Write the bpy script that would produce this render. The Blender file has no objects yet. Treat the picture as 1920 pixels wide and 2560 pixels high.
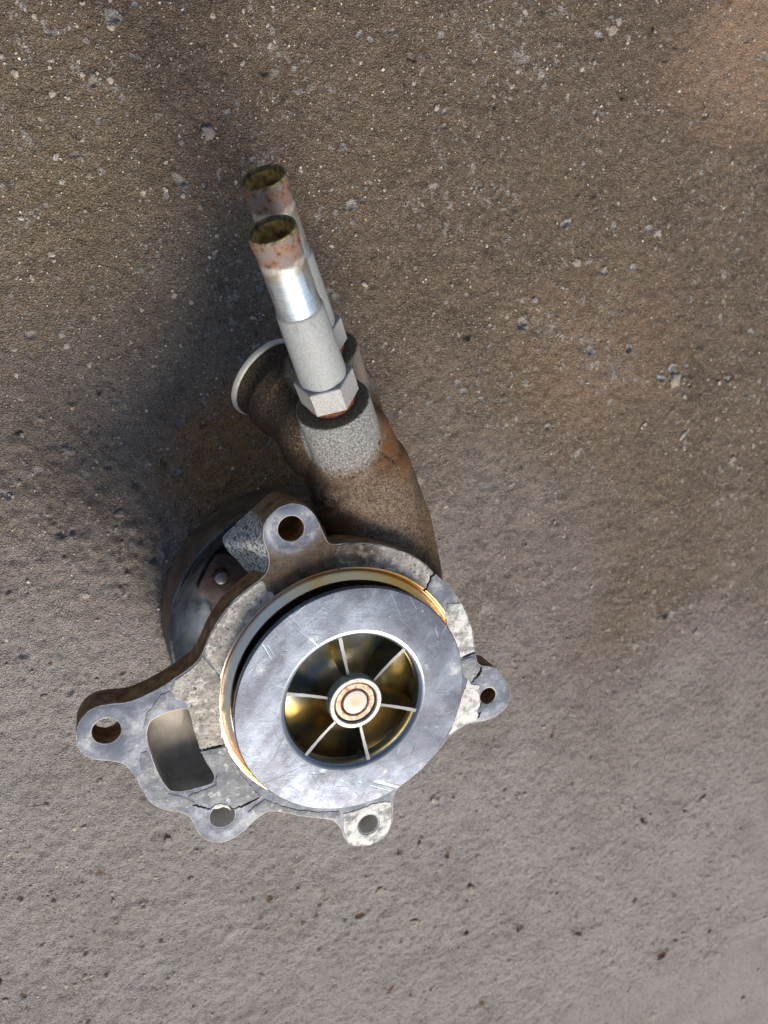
import bpy, bmesh, math, random
import numpy as np
from mathutils import Vector, Matrix
random.seed(7); rng = np.random.default_rng(7)
S = bpy.context.scene; COL = S.collection
R = math.radians

# ------------------------------------------------------------------ camera
# World: metres, Z up, ground at z = 0.  The pump stands on its pulley, its shaft is the Z axis and the
# impeller face is 100 mm above the ground.  Lengths below are mm, heights relative to the impeller face.
HG = 100.0
F_PX, CX, CY = 1849.0, 960.0, 1280.0                  # photograph's focal length and centre (1920 x 2560)
CC = np.array([-10.4, -67.7, -264.0])                 # impeller centre seen from the camera
NN = np.array([.354, -.235, .905]); NN /= np.linalg.norm(NN)
XX = np.array([1, 0, 0]) - NN[0]*NN; XX /= np.linalg.norm(XX); YY = np.cross(NN, XX)
RM = np.c_[XX, YY, NN]
CAMP = RM.T @ (-CC)
def at(px, py, z):
    """where the ray through a photo pixel meets the level z (mm)"""
    d = np.array([(px-CX)/F_PX, -(py-CY)/F_PX, -1.0])
    t = (z + NN@CC)/(NN@d); return RM.T @ (t*d - CC)
def W(p): return Vector((p[0]/1000, p[1]/1000, (p[2]+HG)/1000))

cd = bpy.data.cameras.new('camera'); cam = bpy.data.objects.new('camera', cd); COL.objects.link(cam)
cd.sensor_fit = 'VERTICAL'; cd.sensor_height = 36; cd.sensor_width = 27; cd.lens = 36*F_PX/2560
cd.clip_start = .01; cd.clip_end = 100
m = Matrix([[*RM.T[0]], [*RM.T[1]], [*RM.T[2]]]).to_4x4(); m.translation = W(CAMP)
cam.matrix_world = m; S.camera = cam
cd.dof.use_dof = True; cd.dof.focus_distance = .268; cd.dof.aperture_fstop = 17

# ------------------------------------------------------------------ light
SUN_EL, SUN_AZ = 43, 168          # azimuth clockwise from +Y
wd = bpy.data.worlds.new("World"); S.world = wd; wd.use_nodes = True
nt = wd.node_tree; sky = nt.nodes.new('ShaderNodeTexSky'); sky.sky_type = 'NISHITA'; sky.sun_disc = False
sky.sun_elevation = R(SUN_EL); sky.sun_rotation = R(SUN_AZ); sky.dust_density = 3; sky.ozone_density = 1
bg = nt.nodes['Background']; nt.links.new(sky.outputs[0], bg.inputs[0]); bg.inputs[1].default_value = .09
sl = bpy.data.lights.new('sun', 'SUN'); sl.energy = 2.8; sl.angle = R(24); sl.color = (1, .94, .86)
sun = bpy.data.objects.new('sun', sl); COL.objects.link(sun)
sd = Vector((math.sin(R(SUN_AZ))*math.cos(R(SUN_EL)), math.cos(R(SUN_AZ))*math.cos(R(SUN_EL)), math.sin(R(SUN_EL))))
sun.rotation_euler = sd.to_track_quat('Z', 'Y').to_euler(); sun.location = sd*2
S.view_settings.view_transform = 'Standard'; S.view_settings.look = 'None'; S.view_settings.gamma = 1
S.view_settings.exposure = .62

# ------------------------------------------------------------------ material helpers
class Mat:
    def __init__(s, name, rough=.6, metal=0.0, spec=.5):
        s.m = bpy.data.materials.new(name); s.m.use_nodes = True; s.t = s.m.node_tree
        s.b = s.t.nodes['Principled BSDF']; s.b.inputs['Roughness'].default_value = rough
        s.b.inputs['Metallic'].default_value = metal; s.b.inputs['Specular IOR Level'].default_value = spec
        tc = s.n('ShaderNodeTexCoord'); v = s.n('ShaderNodeVectorMath'); v.operation = 'SCALE'
        s.t.links.new(tc.outputs['Object'], v.inputs[0]); v.inputs['Scale'].default_value = 1000
        s.P = v.outputs[0]                              # object position in mm
    def n(s, t): return s.t.nodes.new(t)
    def put(s, sock, v):
        if isinstance(v, bpy.types.NodeSocket): s.t.links.new(v, sock)
        elif isinstance(v, (tuple, list)) and sock.type == 'RGBA': sock.default_value = (*v[:3], 1)
        else: sock.default_value = v
    def noise(s, scale, detail=4, rough=.6, vec=None, dist=0):
        k = s.n('ShaderNodeTexNoise'); s.put(k.inputs['Vector'], vec or s.P)
        k.inputs['Scale'].default_value = scale; k.inputs['Detail'].default_value = detail
        k.inputs['Roughness'].default_value = rough; k.inputs['Distortion'].default_value = dist
        return k.outputs[0]
    def vor(s, scale, feat='F1', vec=None):
        k = s.n('ShaderNodeTexVoronoi'); k.feature = feat; s.put(k.inputs['Vector'], vec or s.P)
        k.inputs['Scale'].default_value = scale; return k.outputs[0]
    def map(s, scale=(1, 1, 1), rot=(0, 0, 0), loc=(0, 0, 0), vec=None):
        k = s.n('ShaderNodeMapping'); s.put(k.inputs[0], vec or s.P); k.inputs['Scale'].default_value = scale
        k.inputs['Rotation'].default_value = rot; k.inputs['Location'].default_value = loc; return k.outputs[0]
    def xyz(s, vec=None):
        k = s.n('ShaderNodeSeparateXYZ'); s.put(k.inputs[0], vec or s.P); return k.outputs
    def math(s, op, a, b=0.0, c=0.0):
        k = s.n('ShaderNodeMath'); k.operation = op
        for i, v in enumerate((a, b, c)): s.put(k.inputs[i], v)
        return k.outputs[0]
    def ramp(s, v, lo, hi, a=0.0, b=1.0):                # smooth step of v
        k = s.n('ShaderNodeMapRange'); k.interpolation_type = 'SMOOTHSTEP'
        for i, x in enumerate((v, lo, hi, a, b)): s.put(k.inputs[i], x)
        return k.outputs[0]
    def mix(s, f, a, b, mode='MIX'):
        k = s.n('ShaderNodeMix'); k.data_type = 'RGBA'; k.blend_type = mode
        s.put(k.inputs[0], f); s.put(k.inputs[6], a); s.put(k.inputs[7], b); return k.outputs[2]
    def dist(s, p):                                      # distance to a point (mm, world height)
        k = s.n('ShaderNodeVectorMath'); k.operation = 'DISTANCE'; s.put(k.inputs[0], s.P)
        k.inputs[1].default_value = p; return k.outputs['Value']
    def dot(s, d, off):
        k = s.n('ShaderNodeVectorMath'); k.operation = 'DOT_PRODUCT'; s.put(k.inputs[0], s.P)
        k.inputs[1].default_value = d; return s.math('SUBTRACT', k.outputs['Value'], off)
    def color(s, v): s.put(s.b.inputs['Base Color'], v); return s
    def rough(s, v): s.put(s.b.inputs['Roughness'], v); return s
    def metal(s, v): s.put(s.b.inputs['Metallic'], v); return s
    def bump(s, h, d_mm, strength=1.0):
        k = s.n('ShaderNodeBump'); s.put(k.inputs['Height'], h); k.inputs['Distance'].default_value = d_mm/1000
        k.inputs['Strength'].default_value = strength; s.t.links.new(k.outputs[0], s.b.inputs['Normal']); return s
    def radial(s):                                       # angle about the shaft and radius
        x, y, z = s.xyz(); a = s.math('ARCTAN2', y, x)
        r = s.math('SQRT', s.math('ADD', s.math('MULTIPLY', x, x), s.math('MULTIPLY', y, y))); return a, r, z

def combine(M, x, y, z):
    k = M.n('ShaderNodeCombineXYZ')
    for i, v in enumerate((x, y, z)): M.put(k.inputs[i], v)
    return k.outputs[0]

def scratches(M, specs):                                 # long thin hairline marks at several angles
    out = None
    for ang, sc, thr, off in specs:
        q = M.map((sc, sc*.045, .01), (0, 0, 0), (off, off*2.1, 0), M.map((1, 1, 1), (0, 0, R(ang))))
        w = M.noise(1.0, 1, .5, q, .4)
        w = M.math('ABSOLUTE', M.math('SUBTRACT', w, .5))
        line = M.ramp(w, .0, .0035, 1, 0)
        gate = M.ramp(M.noise(.06, 2, .6, M.map((1, 1, 1), (0, 0, 0), (off*3, off, 0))), thr, thr+.06)
        line = M.math('MULTIPLY', line, gate)
        out = line if out is None else M.math('MAXIMUM', out, line)
    return out

# ------------------------------------------------------------------ mesh helpers
def link(name, me, mats, parent=None, smooth=35):
    o = bpy.data.objects.new(name, me); COL.objects.link(o)
    for m_ in (mats if isinstance(mats, (list, tuple)) else [mats]): me.materials.append(m_.m)
    if parent: o.parent = parent
    if smooth is not None:
        me.shade_smooth()
        if smooth < 180: me.set_sharp_from_angle(angle=R(smooth))
    return o
def mesh(name, V, Fc, mi=None):
    me = bpy.data.meshes.new(name); me.from_pydata([tuple(v) for v in V], [], Fc); me.validate()
    bm = bmesh.new(); bm.from_mesh(me); bmesh.ops.recalc_face_normals(bm, faces=bm.faces); bm.to_mesh(me); bm.free()
    if mi is not None and len(mi) == len(me.polygons): me.polygons.foreach_set('material_index', mi)
    return me
def lathe(name, prof, mats, parent, seg=128, closed=True, ctr=(0, 0), fm=None, smooth=35):
    """prof: (r, z) loop in mm turned about the shaft (or about ctr)"""
    V = []; Fc = []; mi = []; n = len(prof)
    for k in range(seg):
        a = 2*math.pi*k/seg
        for r, z in prof: V.append(W((ctr[0]+r*math.cos(a), ctr[1]+r*math.sin(a), z)))
    for k in range(seg):
        k2 = (k+1) % seg
        for i in range(n if closed else n-1):
            j = (i+1) % n; Fc.append((k*n+i, k2*n+i, k2*n+j, k*n+j)); mi.append(fm(i) if fm else 0)
    return link(name, mesh(name, V, Fc, mi), mats, parent, smooth)
def resample(P, n):
    P = np.asarray(P, float); Q = np.vstack([P, P[:1]]); d = np.r_[0, np.cumsum(np.linalg.norm(np.diff(Q, axis=0), axis=1))]
    t = np.linspace(0, d[-1], n, endpoint=False); return np.c_[[np.interp(t, d, Q[:, i]) for i in range(P.shape[1])]].T
def rounded(P, it=2):                                     # Chaikin corner cutting of a closed outline
    P = np.asarray(P, float)
    for _ in range(it):
        N = np.roll(P, -1, 0); P = np.stack([.75*P+.25*N, .25*P+.75*N], 1).reshape(-1, P.shape[1])
    return P
def offset(P, d):                                         # move a closed outline along its normals
    P = np.asarray(P, float); a = np.roll(P, 1, 0); b = np.roll(P, -1, 0); t = b-a
    nrm = np.c_[t[:, 1], -t[:, 0]]; nrm /= np.linalg.norm(nrm, axis=1)[:, None]+1e-9
    area = .5*np.sum(P[:, 0]*b[:, 1]-b[:, 0]*P[:, 1])
    return P + nrm*d*(1 if area > 0 else -1)
def jag(P, amp, step=1.2, seed=0):                        # ragged torn edge
    r = np.random.default_rng(seed); P = np.asarray(P, float)
    L = np.linalg.norm(np.diff(np.vstack([P, P[:1]]), axis=0), axis=1).sum(); n = max(12, int(L/step))
    Q = resample(P, n); e = r.normal(0, amp, n); e = .6*e+.4*np.roll(e, 1)
    return offset(Q, 0)+np.c_[e, r.normal(0, amp, n)]*.7
def plate(name, outer, holes, z1, z0, mats, parent, bev=.5, smooth=40):
    """flat plate with outline and holes, top at z1, bottom at z0, eased edges; top = material 0, walls = 1, eased edge = 2"""
    bm = bmesh.new(); nm = len(mats) if isinstance(mats, (list, tuple)) else 1
    def loop(P, z): return [bm.verts.new(W((p[0], p[1], z))) for p in P]
    def band(A, B, mi):
        for i in range(len(A)):
            j = (i+1) % len(A); f = bm.faces.new((A[i], A[j], B[j], B[i])); f.material_index = min(mi, nm-1)
    edges = []; bot = []
    for k, P in enumerate([outer]+list(holes)):
        s = -bev if k == 0 else bev
        A = loop(offset(P, s), z1); A2 = loop(offset(P, s*.3), z1-bev*.3); B = loop(P, z1-bev); C_ = loop(P, z0)
        band(A, A2, 2); band(A2, B, 2); band(B, C_, 3 if (k == 1 and nm > 3) else 1); bot.append(C_)
        for L, st in ((A, edges),):
            for i in range(len(L)): st.append(bm.edges.get((L[i], L[(i+1) % len(L)])))
    r_ = bmesh.ops.triangle_fill(bm, use_beauty=True, use_dissolve=False, edges=edges)
    for f in r_['geom']:
        if isinstance(f, bmesh.types.BMFace): f.material_index = 0
    be = [bm.edges.get((L[i], L[(i+1) % len(L)])) for L in bot for i in range(len(L))]
    r_ = bmesh.ops.triangle_fill(bm, use_beauty=True, use_dissolve=False, edges=be)
    for f in r_['geom']:
        if isinstance(f, bmesh.types.BMFace): f.material_index = min(1, nm-1)
    bmesh.ops.recalc_face_normals(bm, faces=bm.faces)
    me = bpy.data.meshes.new(name); bm.to_mesh(me); bm.free()
    return link(name, me, mats, parent, smooth)
def px(L, z): return np.array([at(a, b, z)[:2] for a, b in L])
def capsule(V, Fc, p0, r0, p1, r1, seg=40, cap=True):
    p0 = np.asarray(p0, float); p1 = np.asarray(p1, float); d = p1-p0; L = np.linalg.norm(d); d /= L
    u = np.cross(d, [0.3, .2, .9]); u /= np.linalg.norm(u); v = np.cross(d, u)
    prof = []
    if cap:
        for a in np.linspace(-90, 0, 9)[1:]: prof.append((r0*math.cos(R(a)), r0*math.sin(R(a))))
        for a in np.linspace(0, 90, 9)[:-1]: prof.append((r1*math.cos(R(a)), L+r1*math.sin(R(a))))
        e0, e1 = -r0, L+r1
    else: prof = [(r0, 0), (r1, L)]; e0, e1 = 0, L
    b = len(V); V.append(p0+d*e0)
    for r, s in prof:
        for k in range(seg):
            a = 2*math.pi*k/seg; V.append(p0+d*s+(u*math.cos(a)+v*math.sin(a))*r)
    V.append(p0+d*e1); n = len(prof)
    for k in range(seg):
        k2 = (k+1) % seg; Fc.append((b, b+1+k2, b+1+k))
        for i in range(n-1): Fc.append((b+1+i*seg+k, b+1+i*seg+k2, b+1+(i+1)*seg+k2, b+1+(i+1)*seg+k))
        Fc.append((b+1+n*seg, b+1+(n-1)*seg+k, b+1+(n-1)*seg+k2))
def vnoise(x, y, seed):                                   # smooth value noise, numpy
    r = np.random.default_rng(seed); T = r.random((256, 256)); xi = np.floor(x).astype(int); yi = np.floor(y).astype(int)
    fx = x-xi; fy = y-yi; fx = fx*fx*(3-2*fx); fy = fy*fy*(3-2*fy); g = lambda a, b: T[a % 256, b % 256]
    return (g(xi, yi)*(1-fx)+g(xi+1, yi)*fx)*(1-fy)+(g(xi, yi+1)*(1-fx)+g(xi+1, yi+1)*fx)*fy-.5

# ------------------------------------------------------------------ key geometry of the pump
BU = np.array([-.396, .776, .489]); BU /= np.linalg.norm(BU)  # direction of the two pipes
B1 = np.array([-2., 105., -15.]); B2 = np.array([0., 121., -33.])
RC = at(668, 945, -62)
ZF = -11.0                                                  # flange face
Hm = lambda p: (p[0], p[1], p[2]+HG)                        # to material mm

# ------------------------------------------------------------------ materials
# ground: worn concrete, browner towards the top of the frame
g = Mat('concrete', .92, 0, .25)
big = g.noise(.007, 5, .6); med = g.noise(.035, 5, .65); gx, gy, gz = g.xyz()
browning = g.ramp(g.math('ADD', g.math('ADD', gy, g.math('MULTIPLY', gx, .42)), g.math('MULTIPLY', g.math('SUBTRACT', big, .5), 420)), -130, 190)
c = g.mix(browning, (.40, .370, .352), (.178, .126, .083))
c = g.mix(g.math('MULTIPLY', g.ramp(med, .42, .72), .6), c, g.mix(browning, (.27, .24, .222), (.092, .068, .046)))
c = g.mix(g.math('MULTIPLY', g.ramp(g.noise(.012, 3, .5, g.map(loc=(91, 20, 0))), .55, .75), g.math('MULTIPLY', browning, .4)), c, (.215, .15, .10))
amber_glow = g.math('MULTIPLY', g.ramp(g.math('ADD', g.dist(tuple(float(q) for q in at(640, 1165, -HG)*[1, 1, 0])), g.math('MULTIPLY', med, 30)), 34, 70, 1, 0), .85)
c = g.mix(amber_glow, c, g.mix(g.noise(.4, 5, .7), (.22, .09, .02), (.60, .30, .08)))  # amber glow beside the neck, painted into the concrete colour
for a_, b_, r_, k_, col in ((1890, 110, 55, .75, (.40, .255, .16)), (1480, 900, 60, .4, (.34, .22, .13)), (120, 480, 60, .35, (.26, .20, .11)), (1010, 1130, 22, .35, (.34, .19, .09))):
    w_ = g.ramp(g.math('ADD', g.dist(tuple(float(q) for q in at(a_, b_, -HG)*[1, 1, 0])), g.math('MULTIPLY', med, 50)), r_*.6, r_*1.7, k_, 0)
    c = g.mix(w_, c, col)
fine = g.math('ADD', g.math('MULTIPLY', g.noise(1.35, 5, .8), .75), g.math('MULTIPLY', g.noise(.42, 4, .7), .25)); fin2 = g.noise(2.4, 3, .7)
dens = g.noise(.012, 3, .6, g.map(loc=(17, 8, 0))); crumb = g.noise(.15, 6, .72, g.map(loc=(3, 61, 0))); cr2 = g.noise(.33, 5, .7, g.map(loc=(33, 6, 0)))
th = g.math('SUBTRACT', .74, g.math('MULTIPLY', dens, .30))
cm = g.ramp(crumb, th, g.math('ADD', th, .05)); cm2 = g.ramp(cr2, g.math('ADD', th, .0), g.math('ADD', th, .06))
hol = g.ramp(g.noise(.11, 5, .7, g.map(loc=(71, 16, 0))), .345, .30)
c = g.mix(g.math('MULTIPLY', g.math('MAXIMUM', cm, g.math('MULTIPLY', cm2, .7)), .8), c, (.45, .405, .36))
c = g.mix(g.math('MULTIPLY', hol, .7), c, (.065, .042, .028))
c = g.mix(g.math('MULTIPLY', g.ramp(fine, .50, .66), .85), c, (.46, .395, .32))
c = g.mix(g.ramp(fin2, .58, .80), c, (.52, .44, .35))
c = g.mix(g.math('MULTIPLY', g.ramp(fine, .49, .38), .85), c, (.05, .038, .028))
vk = g.n('ShaderNodeTexVoronoi'); g.put(vk.inputs['Vector'], g.P); vk.inputs['Scale'].default_value = .62
vr, vg, vb = g.xyz(vk.outputs['Color'])
gm = g.math('MULTIPLY', g.ramp(vk.outputs['Distance'], g.math('MULTIPLY', vg, .42), 0.0), g.ramp(vr, .55, .75))
c = g.mix(gm, c, g.mix(vb, (.52, .40, .27), (.46, .43, .40)))
ca = g.n('ShaderNodeAttribute'); ca.attribute_name = 'chip'; cf = ca.outputs['Fac']
c = g.mix(g.ramp(g.math('ADD', cf, g.math('MULTIPLY', g.math('SUBTRACT', fine, .5), .9)), .30, .62), c, g.mix(g.ramp(fin2, .4, .7), (.34, .32, .30), (.50, .48, .455)))
c = g.mix(g.math('MULTIPLY', g.ramp(g.math('ADD', g.math('MULTIPLY', cf, -1.0), g.math('MULTIPLY', g.math('SUBTRACT', fine, .5), 1.2)), .42, .75), .85), c, g.mix(fin2, (.13, .075, .045), (.33, .20, .12)))
grain = g.math('MULTIPLY', g.vor(1.5), -.7)
hb = g.math('ADD', g.math('ADD', g.math('MULTIPLY', fine, 1.15), grain), g.math('MULTIPLY', g.noise(.3, 5, .7), .9))
hb = g.math('ADD', hb, g.math('SUBTRACT', g.math('MULTIPLY', g.math('MAXIMUM', cm, g.math('MULTIPLY', cm2, .5)), .55), g.math('MULTIPLY', hol, .9)))
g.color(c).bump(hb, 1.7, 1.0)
lump = Mat('mortar', .95, 0, .2); ln = lump.noise(.9, 4, .7)
lump.color(lump.mix(lump.ramp(ln, .3, .7), (.21, .175, .14), (.47, .415, .36))).bump(ln, .7, .8)
pitm = Mat('pit_dirt', .95, 0, .1); pitm.color(pitm.mix(pitm.noise(.6), (.05, .025, .012), (.17, .08, .035)))
sand = Mat('sand', .5, 0, .5); gi = sand.n('ShaderNodeNewGeometry').outputs['Random Per Island']
k = sand.n('ShaderNodeValToRGB'); sand.put(k.inputs[0], gi); e = k.color_ramp.elements
e[0].color = (.62, .56, .48, 1); e[1].color = (.66, .45, .24, 1); e.new(.5).color = (.40, .33, .26, 1); e.new(.8).color = (.72, .68, .62, 1)
sand.color(k.outputs[0])

# raw casting: brown grime on grey sand-cast aluminium
def cast_mat(name, body=False):
    M = Mat(name, .72, 0, .35)
    gr = M.math('ADD', M.math('MULTIPLY', M.noise(1.15, 5, .8), .7), M.math('MULTIPLY', M.noise(2.3, 3, .6, M.map(loc=(31, 7, 3))), .25)); bigm = M.noise(.05, 5, .65); f2 = M.noise(.28, 5, .7)
    c = M.mix(M.ramp(gr, .42, .60), (.095, .050, .019), (.50, .34, .19))
    c = M.mix(M.ramp(bigm, .40, .60), M.mix(M.ramp(gr, .38, .66), (.036, .020, .010), (.15, .09, .045)), c)
    if body:
        s1 = M.dot(tuple(BU), float(BU@(B1+[0, 0, HG]))); s2 = M.dot(tuple(BU), float(BU@(B2+[0, 0, HG])))
        x, y, z = M.xyz()
        # sand-cast grey of the two bosses fading out into grime
        v1 = M.math('ADD', s1, M.math('MULTIPLY', M.math('ADD', M.math('SUBTRACT', f2, .5), M.math('MULTIPLY', M.math('SUBTRACT', gr, .5), 1.3)), 11))
        def axis_r(B, s_):
            d_ = M.dist(Hm(B)); return M.math('SQRT', M.math('MAXIMUM', 0.0, M.math('SUBTRACT', M.math('MULTIPLY', d_, d_), M.math('MULTIPLY', s_, s_))))
        r1, r2 = axis_r(B1, s1), axis_r(B2, s2)
        gz_ = M.math('MULTIPLY', M.ramp(v1, -27, -18), M.ramp(r1, 15.5, 13.8))
        v2 = M.math('MULTIPLY', M.ramp(s2, -36, -20), M.ramp(r2, 16.5, 14.2))
        nk = M.math('MULTIPLY', M.ramp(M.dist(Hm(RC)), 34, 46, 1, 0), .85)
        c = M.mix(nk, c, M.mix(M.ramp(gr, .40, .62), (.022, .015, .011), (.145, .10, .068)))
        grey = M.mix(M.ramp(gr, .40, .58), (.20, .195, .185), (.60, .595, .575))
        warm = M.mix(M.ramp(gr, .36, .6), (.20, .155, .12), (.42, .35, .285))
        c = M.mix(v2, c, warm); c = M.mix(gz_, c, grey)
        pale = M.math('MULTIPLY', M.ramp(M.dist(hit(940, 1290)), 10, 30, 1, 0), M.ramp(f2, .2, .6))
        c = M.mix(M.math('MULTIPLY', pale, .85), c, M.mix(M.ramp(gr, .34, .6), (.10, .062, .036), (.52, .40, .29)))
        orange = M.math('MULTIPLY', M.ramp(M.dist(hit(985, 1110)), 7, 19, 1, 0), M.ramp(f2, .30, .55))
        c = M.mix(M.math('MULTIPLY', orange, .9), c, M.mix(gr, (.13, .045, .010), (.38, .17, .05)))
        blk = M.math('MULTIPLY', M.ramp(M.dist(hit(812, 1268)), 4, 14, 1, 0), M.ramp(f2, .62, .40))
        c = M.mix(M.math('MULTIPLY', blk, .95), c, (.014, .011, .010))
        org = M.ramp(M.math('ADD', M.dist(hit(845, 1330)), M.math('MULTIPLY', f2, 12)), 12, 19, 1, 0)
        c = M.mix(M.math('MULTIPLY', org, .8), c, M.mix(gr, (.10, .045, .012), (.36, .18, .045)))
        for a_, b_, r_ in ((948, 1107, .7), (943, 1126, .15), (949, 1133, .2), (957, 1137, .35), (963, 1141, .4), (969, 1145, .4), (975, 1148, .3), (981, 1153, .3), (986, 1158, .15), (992, 1163, .1)):
            c = M.mix(M.ramp(M.math('ADD', M.dist(hit(a_, b_)), M.math('MULTIPLY', gr, .6)), r_+.1, r_+.75, 1, 0), c, (.008, .008, .010))
        top = M.math('MAXIMUM', M.math('MULTIPLY', M.ramp(s1, -.7, -.35), M.ramp(r1, 13.0, 12.4)), M.math('MULTIPLY', M.ramp(s2, -.7, -.35), M.ramp(r2, 13.0, 12.4)))
        c = M.mix(top, c, M.mix(M.ramp(gr, .4, .7), (.15, .118, .075), (.48, .39, .27)))
    M.color(c).bump(M.math('ADD', M.math('MULTIPLY', gr, 1.6), M.math('MULTIPLY', f2, .8)), 1.7, 1.0)
    return M
cast = cast_mat('cast_grime')
wall = Mat('flange_wall_grime', .65, 0, .4); wn = wall.noise(.25, 5, .7)
wx, wy, wz = wall.xyz()
c = wall.mix(wall.ramp(wn, .35, .7), (.085, .044, .018), (.30, .165, .068))
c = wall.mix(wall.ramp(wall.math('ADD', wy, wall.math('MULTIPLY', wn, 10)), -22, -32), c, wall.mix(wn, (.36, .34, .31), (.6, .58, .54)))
wall.color(c).bump(wall.noise(.8, 4), .4, .7)
lugm = Mat('sand_cast_lug', .75, 0, .35); q1 = lugm.noise(1.0, 3, .6); q2 = lugm.noise(.11, 4, .6)
lx, ly, lz = lugm.xyz()
fac = lugm.ramp(lugm.math('ADD', lugm.math('SUBTRACT', lugm.math('MULTIPLY', lx, .78), lugm.math('MULTIPLY', ly, -.62)), lugm.math('MULTIPLY', q2, 5)), 19.5, 23.0)
lugm.color(lugm.mix(fac, lugm.mix(lugm.ramp(q1, .38, .6), (.11, .11, .105), (.52, .52, .50)),
                    lugm.mix(q1, (.10, .068, .034), (.30, .215, .12)))).bump(q1, .6, .9)

# machined flange face: blue-grey aluminium with stains
ff = Mat('flange_face', .5, .18, .45)
a1 = ff.noise(.09, 6, .65); a2 = ff.noise(.5, 5, .7); a3 = ff.noise(.02, 3, .6)
c = ff.mix(ff.ramp(a1, .35, .68), (.095, .11, .145), (.19, .21, .25))
c = ff.mix(ff.math('MULTIPLY', ff.math('MULTIPLY', ff.ramp(a2, .46, .62), ff.ramp(a1, .44, .60)), .75), c, (.44, .43, .405))
c = ff.mix(ff.math('MULTIPLY', ff.ramp(ff.noise(.2, 5, .7, ff.map(loc=(50, 3, 0))), .58, .70), .6), c, (.13, .10, .075))
brown = ff.math('MULTIPLY', ff.ramp(ff.math('ADD', ff.dist(Hm(at(765, 1420, ZF))), ff.math('MULTIPLY', a1, 16)), 20, 30, 1, 0), ff.ramp(ff.math('ADD', ff.dist(Hm(at(722, 1300, ZF))), ff.math('MULTIPLY', a2, 6)), 11, 18))
c = ff.mix(brown, c, ff.mix(ff.ramp(a2, .35, .65), (.030, .019, .011), (.135, .085, .045)))
ring_ = None
for hx, hy in ((728, 1322), (266, 1828), (556, 2039), (921, 2060), (1220, 1739)):
    d_ = ff.dist(Hm(at(hx, hy, ZF))); w_ = ff.math('MULTIPLY', ff.ramp(d_, 6.8, 7.6), ff.ramp(d_, 9.2, 8.2))
    ring_ = w_ if ring_ is None else ff.math('MAXIMUM', ring_, w_)
c = ff.mix(ff.math('MULTIPLY', ring_, ff.math('MULTIPLY', ff.ramp(a1, .38, .65), .5)), c, (.38, .40, .43))
ff.color(c).rough(ff.ramp(a2, .3, .7, .48, .70)).bump(ff.math('ADD', a2, ff.math('MULTIPLY', a1, 1.0)), .22, .7)
edge = Mat('flange_edge', .55, .2, .5); edge.color(edge.mix(edge.ramp(edge.noise(.3, 5, .7), .35, .65), (.19, .17, .14), (.46, .45, .42)))

# torn paper gasket left on the flange
gk = Mat('gasket_paper', .9, 0, .25); b1 = gk.noise(.12, 6, .7); b2 = gk.noise(.75, 5, .75); b3 = gk.noise(.3, 5, .7)
hx_, hy_, hz_ = gk.xyz()
c = gk.mix(gk.ramp(b1, .34, .66), (.24, .225, .20), (.50, .465, .40))
c = gk.mix(gk.math('MULTIPLY', gk.ramp(b3, .51, .60), .85), c, (.66, .62, .55))
c = gk.mix(gk.ramp(b2, .44, .36), c, (.065, .05, .036))
gbr = gk.ramp(gk.math('ADD', gk.dist(Hm(at(845, 1430, ZF))), gk.math('MULTIPLY', b3, 14)), 17, 30, 1, 0)
c = gk.mix(gk.math('MULTIPLY', gbr, .8), c, gk.mix(gk.ramp(b3, .42, .66), (.055, .033, .016), (.26, .19, .115)))
gk.color(c).bump(gk.math('ADD', b2, gk.math('MULTIPLY', b3, 1.5)), .55, 1.0)
gw = Mat('gasket_white', .9, 0, .25); d1 = gw.noise(.2, 6, .7); d2 = gw.noise(.8, 4, .7)
c = gw.mix(gw.ramp(d1, .38, .54), (.27, .27, .26), (.72, .71, .66)); c = gw.mix(gw.ramp(d2, .34, .26), c, (.10, .09, .08))
gw.color(c).bump(gw.math('ADD', d1, d2), .5, .9)
gs = Mat('gasket_slate', .8, .1, .35); d1 = gs.noise(.18, 6, .7); d2 = gs.noise(1.0, 4, .7)
c = gs.mix(gs.ramp(d1, .32, .68), (.165, .175, .19), (.33, .335, .335)); c = gs.mix(gs.math('MULTIPLY', gs.ramp(gs.noise(.35, 5, .7, gs.map(loc=(40, 0, 0))), .56, .64), .8), c, (.62, .61, .57))
c = gs.mix(gs.ramp(d2, .33, .25), c, (.09, .08, .07))
gs.color(c).bump(gs.math('ADD', d1, d2), .45, .9)
crk = Mat('crack_shade', .95, 0, .1); crk.color((.014, .011, .009))  # near-black strips standing in for the shade deep in the cracks

# machined bore ring, warm gold and pink reflections painted into its colour
br = Mat('machined_ring', .28, 1.0); ba, brr, bz = br.radial()
line = br.noise(1.0, 3, .6, combine(br, br.math('MULTIPLY', ba, 1.2), br.math('MULTIPLY', brr, 9), br.math('MULTIPLY', bz, 9)))
sect = br.noise(1.0, 2, .5, combine(br, br.math('MULTIPLY', ba, 2.3), 3.0, 0.0))
c = br.mix(br.ramp(sect, .35, .62), (1.0, .56, .13), (1.0, .70, .38))
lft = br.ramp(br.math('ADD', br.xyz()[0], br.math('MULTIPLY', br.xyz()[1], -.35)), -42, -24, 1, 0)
c = br.mix(br.math('MULTIPLY', lft, .85), c, (.88, .80, .70))  # pale reflection on the left side, painted into the metal colour
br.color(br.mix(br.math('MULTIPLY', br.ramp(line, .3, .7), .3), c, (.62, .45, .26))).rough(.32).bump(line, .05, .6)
br.b.inputs['Anisotropic'].default_value = .6

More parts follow.
